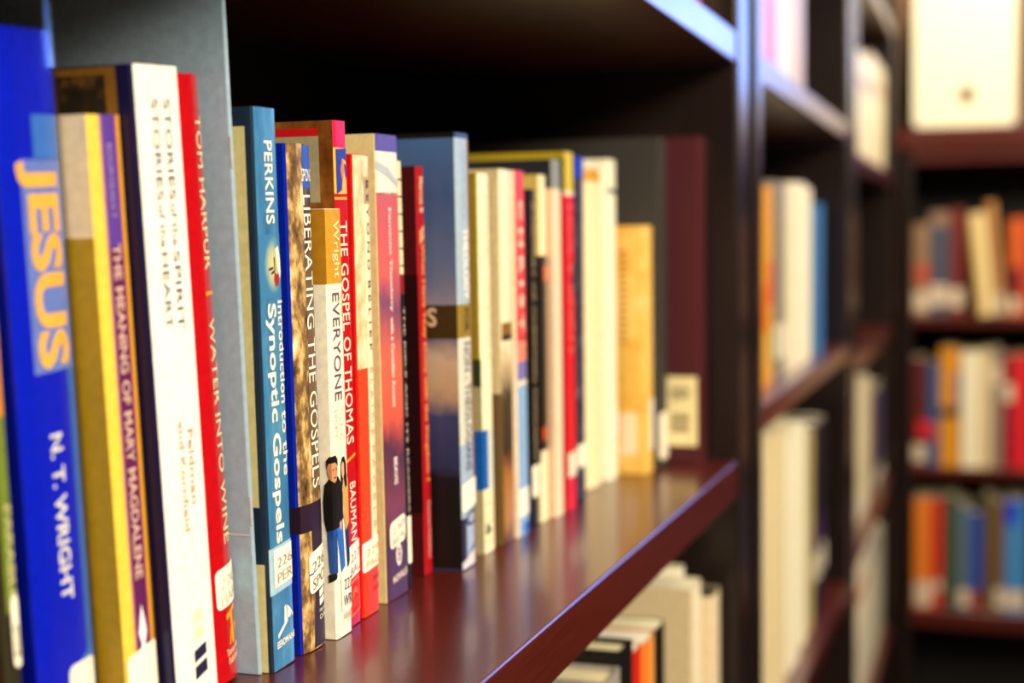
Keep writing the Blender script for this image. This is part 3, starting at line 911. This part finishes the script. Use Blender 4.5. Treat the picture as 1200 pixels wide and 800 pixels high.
bk.side('cover_band', 0.0, 13, 8.45, -0.66, '#6a5030')
bk.band('spine_band', 0.02, 1.0, 20.70, -0.66, mat=photo)
bk.band('spine_band', 0.06, 0.86, 12.34, 11.40, '#8a6020', e=0.02)
bk.band('spine_band', 0.06, 0.86, 11.68, 11.35, '#3c2c18', e=0.026)
bk.band('spine_band', 0.85, 1.0, 20.70, 3.68, '#f4e2c0', e=0.02)
bk = Book('coral red and light blue spined book with a cream band across', x=77.25, y=25.40, T=1.92, H=20.74, lean=-0.009, color='#f0d8b8', sag=0.08, rough=0.35)
bk.band('spine_band', 0.06, 1.0, 20.74, 11.16, '#e8484a')
bk.band('spine_band', 0.06, 1.0, 11.40, 9.99, '#f08a78')
bk.band('spine_band', 0.06, 1.0, 9.99, 8.92, '#7c74b0')
bk.band('spine_band', 0.06, 1.0, 8.92, 8.63, '#f2dcc0')
bk.band('spine_band', 0.06, 1.0, 8.63, -0.23, '#8cb2dc')
bk.text('title_lettering', 'C H R I S T', 19.11, 11.64, 0.32, 0.72, '#ffd8c0', bold=0.04)
bk.band('call_number_label', 0.0, 1.0, 2.74, 1.16, '#f8f4e4', e=0.05, round_=0.1)
bk.band('publisher_mark', 0.45, 0.95, 0.76, 0.07, '#2c64c0', e=0.03)
bk = Book('black book with tan spine lettering in the soft-focus group', x=80.54, y=25.60, T=1.17, H=19.81, lean=-0.003, color='#12100e', sag=0.06, rough=0.4)
bk.text('title_lettering', 'A HISTORY OF CHRISTIAN THOUGHT', 19.14, 3.87, 0.3, 0.75, '#a8906c', bold=0.02)
bk.band('call_number_label', 0.0, 1.0, 3.62, 1.74, '#f6efd8', e=0.05, round_=0.1)
bk = Book('book with a cream top, long black middle and cream foot', x=81.95, y=25.50, T=1.48, H=20.72, lean=0.000, color='#c9ae5c', sag=0.08, rough=0.4)
bk.side('cover_band', 0.0, 14, 15.94, 3.65, '#12100e')
bk.band('spine_band', 0.06, 1.0, 20.69, 15.94, '#f7ecc0')
bk.band('spine_band', 0.0, 1.0, 15.94, 4.27, '#12100e')
bk.band('spine_patch', 0.55, 1.0, 15.33, 14.41, '#d8601c', e=0.03)
bk.band('spine_patch', 0.2, 0.7, 5.71, 4.89, '#c8401c', e=0.03)
bk.band('spine_band', 0.0, 1.0, 4.27, -0.09, '#f4e8c0')
bk = Book('pale pinkish cream spined book with a slate grey top', x=83.52, y=25.12, T=1.88, H=21.69, lean=0.000, color='#232430', sag=0.08, rough=0.4)
bk.side('cover_band', 0.0, 6, 19.93, -0.08, '#d8b494')
bk.band('spine_band', 0.0, 1.0, 21.67, 19.93, '#8f9088')
bk.band('spine_band', 0.0, 1.0, 19.93, -0.08, '#f1d9b8')
bk = Book('bright red spined book with a yellow-framed top', x=85.60, y=24.95, T=2.10, H=22.26, lean=0.000, color='#1c1c1c', sag=0.10, rough=0.35)
bk.side('cover_frame', 0.0, 16, 22.24, 21.82, '#a8921c')
bk.side('cover_frame', 0.0, 0.5, 21.82, 19.78, '#2c3414')
bk.side('cover_band', 0.0, 14, 19.67, -0.16, '#b01018', e=0.02)
bk.band('spine_band', 0.0, 1.0, 22.24, 19.88, '#d9bd2c')
bk.band('spine_band', 0.0, 1.0, 19.88, 19.57, '#f0dcc0', e=0.02)
bk.band('spine_band', 0.0, 1.0, 19.57, -0.16, '#dc1426')
bk.text('title_lettering', 'HOLY SPIRIT', 19.04, 9.51, 0.35, 0.7, '#f06a58', bold=0.03)
bk.band('spine_patch', 0.6, 1.0, 15.35, 13.55, '#3a4048', e=0.03)
bk.band('call_number_label', 0.1, 1.0, 3.62, 2.11, '#ffeacc', e=0.05, round_=0.1)
mott = NOISE('navy_mottle', [(0.36, '#1c1c2c'), (0.55, '#3a3c50'), (0.7, '#8a8a8c')], nscale=120)
bk = Book('mottled navy book with a bright blue top, right of the red one', x=88.60, y=25.09, T=1.90, H=22.16, lean=0.000, color='#1a1a2a', sag=0.08, rough=0.35)
bk.band('spine_band', 0.0, 1.0, 20.84, 0.43, mat=mott)
bk.band('spine_band', 0.0, 1.0, 22.14, 20.73, '#0c3cc0')
bk.band('call_number_label', 0.0, 1.0, 3.76, 2.32, '#fff6de', e=0.05, round_=0.1)
bk = Book('thick cream volume with an orange tan patch at its top', x=93.30, y=25.60, T=4.00, H=22.04, lean=0.014, color='#f2e2b4', sag=0.35, p=2.2, rough=0.5)
bk.band('spine_band', 0.0, 0.86, 21.55, 20.74, '#d89c3c')
bk.band('spine_band', 0.0, 0.86, 22.07, 21.55, '#e2dcc4')
bk.band('spine_groove', 0.88, 0.93, 22.07, -0.10, '#c8b690')
bk = Book('white spined book with a dark band near its top, right of the thick cream volume', x=97.70, y=25.33, T=2.40, H=22.41, lean=0.000, color='#faf2d8', sag=0.14, p=4, rough=0.45)
bk.band('spine_band', 0.0, 1.0, 20.38, 20.08, '#4a5a5c')
bk.band('call_number_label', 0.3, 1.0, 4.91, 3.09, '#fffaf0', e=0.05)
bk = Book('thin orange brown book squeezed between the white spine and the tan book', x=100.20, y=25.60, T=0.55, H=20.50, lean=0.000, color='#8a4a18', rough=0.5)
bk.band('spine_band', 0.0, 1.0, 16.5, 19.5, '#c8741e')
bk.band('spine_band', 0.0, 1.0, 4.0, 11.5, '#2a2018')
oldp = NOISE('aged_tan', [(0.32, '#d89c34'), (0.5, '#e8bc5c'), (0.68, '#f2d48a')], nscale=28, rough=0.55)
bk = Book('small worn tan book, shortest at the right end of the shelf', x=100.85, y=23.47, T=2.69, H=17.81, lean=0.004, mat=oldp, sag=0.22, p=3, D=14)
for k in range(14):
    bk.side('cover_lettering', 1.35, 1.95, 9.4 + k * 0.5, 9.6 + k * 0.5, '#b07a30')
bk.side('cover_label', 0.7, 1.9, 1.4, 4.4, '#efd8b4')
bk.band('call_number_label', 0.3, 1.0, 1.6, 5.4, '#fff0d8', e=0.05, round_=0.3)
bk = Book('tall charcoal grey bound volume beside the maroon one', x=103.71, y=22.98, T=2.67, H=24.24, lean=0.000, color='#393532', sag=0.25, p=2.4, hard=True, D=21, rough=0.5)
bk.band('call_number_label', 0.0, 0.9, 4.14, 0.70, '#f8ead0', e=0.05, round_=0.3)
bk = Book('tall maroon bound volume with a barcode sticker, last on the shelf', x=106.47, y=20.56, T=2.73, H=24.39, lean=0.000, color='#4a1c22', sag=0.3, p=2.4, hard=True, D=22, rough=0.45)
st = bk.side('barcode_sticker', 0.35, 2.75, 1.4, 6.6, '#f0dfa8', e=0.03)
yy = 5.9
random.seed(4)
for blk in ((4.9, 5.8), (2.4, 3.9)):
    zz = blk[0]
    while zz < blk[1]:
        h = random.choice((0.06, 0.1, 0.16))
        bk.side('barcode_bar', 0.95, 2.35, zz, min(zz + h, blk[1]), '#3a3020', e=0.05, parent=st)
        zz += h + random.choice((0.08, 0.12))

# ------------------------------------------------------------------ out-of-focus books elsewhere
def soft(label, color, group, x, y, T, H, base, lean=0.0, D=14, hard=False, bands=(), labelz=None, mat=None, sag=0.15, p=4, rot=0.0, page='#eadcb4'):
    bk = Book(label, x=x, y=y, T=T, H=H, lean=lean, base=base, D=D, color=color, mat=mat, sag=sag, p=p, hard=hard, group=group, rot_z=rot, page=page)
    for f0, f1, z0, z1, c in bands:
        bk.band('spine_band', f0, f1, z0 * H, z1 * H, c)
    if labelz:
        bk.band('call_number_label', 0.05, 0.95, labelz[0] * H, labelz[1] * H, '#f4e8cc' if rot == 0.0 else '#d2bca2', e=0.04, round_=min(0.2, T * 0.2))
    return bk


def run(label, color, group, x, y, T, H, base, n=3, **kw):
    """several look-alike volumes side by side in one stretch of shelf, each a book of its own"""
    w = T / n
    nth = ['leftmost', 'second from left', 'third from left', 'fourth from left', 'fifth from left', 'sixth from left']
    word = {2: 'two', 3: 'three', 4: 'four', 5: 'five', 6: 'six', 7: 'seven'}[n]
    c = lin(color)
    for i in range(n):
        k = 1 + 0.07 * math.sin(2.3 * i + T)
        hx_ = '#' + ''.join('%02x' % int(255 * min(1, max(0, (q * k) ** (1 / 2.2)))) for q in c)
        lb = '%s of the %s %s' % ('rightmost' if i == n - 1 else nth[i], word, label)
        soft(lb, hx_, group, x + i * w, y + 0.25 * math.sin(4.1 * i), w - 0.08, H * (1 + 0.012 * math.sin(3.7 * i)), base, **kw)


G = 'books on the shelf below'
soft('cream-paged book with a grey spine, leftmost visible below the shelf', '#9a948a', G, x=76.1, y=20.0, T=3.3, H=24.7, base=-32.3, hard=True)
soft('black hardback with cream pages on the shelf below', '#100e0e', G, x=79.55, y=20.0, T=2.9, H=25.5, base=-32.3, hard=True)
soft('narrow red paperback on the shelf below beside the black hardback', '#c81c14', G, x=82.6, y=20.1, T=2.3, H=24.6, base=-32.3, page='#f4ecd4')
soft('orange paperback with white pages on the shelf below', '#ec7a22', G, x=85.0, y=20.1, T=3.5, H=24.4, base=-32.3, bands=((0.45, 1.0, 0.0, 1.0, '#f2a04a'),), page='#f4ecd4')
soft('black spined book with cream pages between orange book and tall cream one', '#12100f', G, x=88.65, y=20.1, T=2.9, H=24.4, base=-32.3, page='#f2e6bc')
soft('tall cream book on the shelf below with a wide cream cover', '#d9c49a', G, x=98.35, y=19.70, T=3.6, H=24.8, base=-32.3, bands=((0.1, 1.0, 0.0, 1.0, '#f0e4c2'),), page='#efe4c4')
soft('pale cream book at the right end of the shelf below', '#e6d2ac', G, x=103.75, y=19.30, T=3.4, H=23.0, base=-32.3, page='#1c1814')  # near-black page colour stands in for the shaded gap beside the spine
soft('white book set back between the tall cream book and the pale one below', '#f2ecd8', G, x=102.1, y=21.3, T=1.5, H=25.3, base=-32.3, D=12)

G = 'books on the upper shelf'
soft('cream book on the upper shelf cut by the top of the photo', '#f0dcb8', G, x=102.92, y=21.00, T=4.01, H=21.50, base=32.3)
soft('orange red book on the upper shelf beside the upright', '#d8582c', G, x=106.6, y=21.00, T=2.7, H=21.5, base=32.3)

G = 'books on the second bookcase, top shelf'
soft('pinkish white book on the top shelf of the second bookcase, next to the upright', '#e4c4b4', G, x=132.92, y=20.50, T=5.13, H=21.50, base=32.0)
soft('coral red book on the top shelf of the second bookcase', '#d8583c', G, x=138.09, y=20.50, T=4.95, H=21.50, base=32.0)
soft('brownish pink slim book on the top shelf of the second bookcase', '#c09a88', G, x=143.09, y=20.50, T=4.70, H=21.50, base=32.0)
run('cream white volumes, top shelf, second bookcase', '#ece4ca', G, x=147.83, y=20.50, T=11.09, H=21.50, base=32.0, n=3)
run('tan volumes, top shelf, second bookcase', '#d0b48c', G, x=158.96, y=20.50, T=7.29, H=21.50, base=32.0, n=2)
G = 'books on the second bookcase, middle shelf'
run('orange yellow books, middle shelf, second bookcase', '#e39c1e', G, x=132.71, y=20.50, T=6.26, H=18.61, base=2.8, bands=((0.0, 1.0, 0.30, 0.52, '#e0781c'), (0.2, 1.0, 0.08, 0.26, '#f0c468')), n=2)
soft('amber book with a red patch beside the orange yellow one', '#d8951c', G, x=139.01, y=20.50, T=5.07, H=19.03, base=2.8, bands=((0.0, 0.8, 0.40, 0.62, '#d8400c'), (0.0, 1.0, 0.1, 0.28, '#a8901c')))
run('grey tan books, middle shelf, second bookcase', '#8d8474', G, x=144.12, y=20.50, T=6.71, H=19.74, base=2.8, labelz=(0.1, 0.28), n=2)
run('cream books, middle shelf, second bookcase', '#efe3c0', G, x=150.87, y=20.50, T=10.21, H=19.68, base=2.8, labelz=(0.06, 0.24), n=3)
run('paler cream books, middle shelf, second bookcase', '#f4ead0', G, x=161.12, y=20.50, T=13.31, H=20.17, base=2.8, n=4)
run('blue books, middle shelf, second bookcase', '#3d7cb4', G, x=177.92, y=20.50, T=11.17, H=18.19, base=2.8, n=3)
G = 'books on the second bookcase, lower shelf'
run('cream volumes, lower shelf, second bookcase', '#ecdcb0', G, x=131.66, y=20.30, T=9.11, H=28.46, base=-29.5, page='#f4e8c8', n=3)
run('tall buff volumes, lower shelf, second bookcase', '#e6d4a6', G, x=140.82, y=20.30, T=12.41, H=27.38, base=-29.5, page='#f4e8c8', n=3)
run('ivory volumes, lower shelf, second bookcase', '#f8eed0', G, x=153.27, y=20.30, T=14.70, H=25.70, base=-29.5, page='#f4e8c8', n=4)
run('yellowish books, lower shelf, second bookcase', '#b8a468', G, x=168.01, y=20.30, T=5.78, H=23.89, base=-29.5, n=2)
run('purple black books, lower shelf, second bookcase', '#1c1420', G, x=174.70, y=20.30, T=12.98, H=23.99, base=-29.5, labelz=(0.2, 0.34), bands=((0.0, 0.5, 0.3, 0.5, '#4a2450'),), n=4)
G = 'books on the third bookcase'
run('cream volumes, highest row, third bookcase', '#ecdcae', G, x=229.55, y=19.90, T=24.32, H=16.83, base=28.9, bands=((0.0, 1.0, 0.66, 0.78, '#c89468'),), n=6)
run('yellowish cream volumes, highest row, third bookcase', '#e8d6a4', G, x=253.91, y=19.90, T=29.93, H=19.20, base=28.9, bands=((0.0, 1.0, 0.68, 0.80, '#c89a6c'),), n=7)
run('cream volumes, middle row, third bookcase', '#e6d8b2', G, x=228.21, y=19.90, T=20.87, H=21.86, base=-28.0, labelz=(0.06, 0.2), n=5)
run('ochre volumes, middle row, third bookcase', '#a88c50', G, x=249.13, y=19.90, T=12.84, H=19.80, base=-28.0, n=3)
run('navy volumes, middle row, third bookcase', '#0c1656', G, x=263.96, y=19.90, T=21.11, H=17.69, base=-28.0, labelz=(0.02, 0.16), n=6)
run('cream red-banded volumes, low row, third bookcase', '#ecdfc0', G, x=227.65, y=19.90, T=19.21, H=23.27, base=-58.0, bands=((0.0, 1.0, 0.74, 0.84, '#b84a24'), (0.55, 1.0, 0.0, 0.5, '#5a6aa0')), n=5)
run('tall white grey volumes, low row, third bookcase', '#cfcab4', G, x=246.90, y=19.90, T=22.66, H=24.49, base=-58.0, bands=((0.0, 1.0, 0.78, 0.86, '#5a7488'),), n=5)
run('grey beige volumes, low row, third bookcase', '#b2ac98', G, x=269.60, y=19.90, T=15.18, H=20.18, base=-58.0, n=4)

R_ = -math.pi / 2
G = 'books on the far bookcase, top row'
soft('tan olive book with a red patch, leftmost of the far top row', '#8d6c50', G, x=306.0, y=15.59, T=3.13, H=18.75, base=0.9, rot=R_, labelz=(0.06, 0.26), bands=((0.2, 1.0, 0.36, 0.56, '#b8482c'),))
soft('slate grey book with a pale label in the far top row', '#47485a', G, x=306.0, y=12.42, T=3.77, H=21.10, base=0.9, rot=R_, labelz=(0.1, 0.3), bands=((0.0, 1.0, 0.86, 1.0, '#8a6a58'),))
soft('maroon book in the far top row left of the tilted cream one', '#6c211b', G, x=306.0, y=8.44, T=2.75, H=21.71, base=0.9, rot=R_, labelz=(0.08, 0.26))
soft('cream book tilted to the left in the far top row', '#e3c98c', G, x=306.0, y=3.03, T=3.21, H=20.58, base=0.9, rot=R_, bands=((0.0, 0.2, 0.0, 1.0, '#b8863c'),), lean=-0.10)
soft('tall tan orange book tilted left behind the cream one', '#b47c44', G, x=306.0, y=-0.54, T=1.90, H=22.90, base=0.9, rot=R_, lean=-0.10, labelz=(0.02, 0.2))
soft('orange book with a dark red foot at the right of the far top row', '#d8601e', G, x=306.0, y=-2.96, T=2.05, H=19.47, base=0.9, rot=R_, bands=((0.0, 1.0, 0.2, 0.5, '#7a1a1c'),), labelz=(0.04, 0.2))
soft('brick red book cut by the right edge, far top row', '#b03c1c', G, x=306.0, y=-5.04, T=2.51, H=19.76, base=0.9, rot=R_)
G = 'books on the far bookcase, middle row'
soft('dark red brown book, leftmost of the far middle row', '#581c15', G, x=306.0, y=15.59, T=2.82, H=22.05, base=-29.8, rot=R_, labelz=(0.04, 0.2), bands=((0.4, 1.0, 0.28, 0.42, '#d8202c'),))
soft('blue book beside the amber one in the far middle row', '#2a4c7e', G, x=306.0, y=12.56, T=2.30, H=21.38, base=-29.8, rot=R_, bands=((0.0, 0.6, 0.24, 0.42, '#c82434'),))
soft('amber yellow book standing tall in the far middle row', '#d58c16', G, x=306.0, y=10.22, T=3.78, H=24.20, base=-29.8, rot=R_, bands=((0.0, 1.0, 0.42, 0.5, '#3a2a18'), (0.8, 1.0, 0.5, 0.8, '#2a5aa0')))
soft('broad cream book in the far middle row', '#efe3c2', G, x=306.0, y=6.07, T=3.42, H=23.55, base=-29.8, rot=R_)
soft('pale tan book right of the broad cream one, far middle row', '#d8c094', G, x=306.0, y=2.62, T=2.25, H=23.93, base=-29.8, rot=R_)
soft('grey beige book left of the crimson pair, far middle row', '#8a7868', G, x=306.0, y=0.33, T=2.08, H=24.29, base=-29.8, rot=R_, labelz=(0.7, 0.86))
soft('dark crimson book, left of the red pair in the far middle row', '#8a1224', G, x=306.0, y=-1.79, T=2.23, H=22.60, base=-29.8, rot=R_, labelz=(0.6, 0.76))
soft('bright red book at the right of the far middle row', '#d81a26', G, x=306.0, y=-4.06, T=2.86, H=22.98, base=-29.8, rot=R_)
G = 'books on the far bookcase, bottom row'
soft('orange book, leftmost of the far bottom row', '#e57c28', G, x=306.0, y=15.09, T=3.68, H=22.67, base=-59.2, rot=R_, labelz=(0.02, 0.24), bands=((0.75, 1.0, 0.0, 1.0, '#c85a1c'),))
soft('thin red book beside the orange one, far bottom row', '#cf1e1c', G, x=306.0, y=11.20, T=1.64, H=22.79, base=-59.2, rot=R_, labelz=(0.16, 0.26))
soft('dark green book in the far bottom row', '#3b4c3a', G, x=306.0, y=9.36, T=2.80, H=23.25, base=-59.2, rot=R_)
soft('blue grey book between green and royal blue, far bottom row', '#54687a', G, x=306.0, y=6.52, T=2.45, H=21.61, base=-59.2, rot=R_, labelz=(0.04, 0.2))
soft('royal blue book in the far bottom row', '#1c3c9c', G, x=306.0, y=4.03, T=2.27, H=20.32, base=-59.2, rot=R_, bands=((0.0, 1.0, 0.0, 0.2, '#8a2420'),))
soft('olive brown book in the far bottom row', '#5c4c30', G, x=306.0, y=1.72, T=2.26, H=23.56, base=-59.2, rot=R_, lean=0.0)
soft('chestnut brown book left of the light blue one, far bottom row', '#6e4a26', G, x=306.0, y=-0.59, T=1.92, H=22.61, base=-59.2, rot=R_, labelz=(0.04, 0.22))
soft('light blue book with a vivid blue top at the right, far bottom row', '#3f80bc', G, x=306.0, y=-2.55, T=4.19, H=23.09, base=-59.2, rot=R_, labelz=(0.04, 0.2), bands=((0.0, 0.6, 0.78, 1.0, '#1040c8'),))
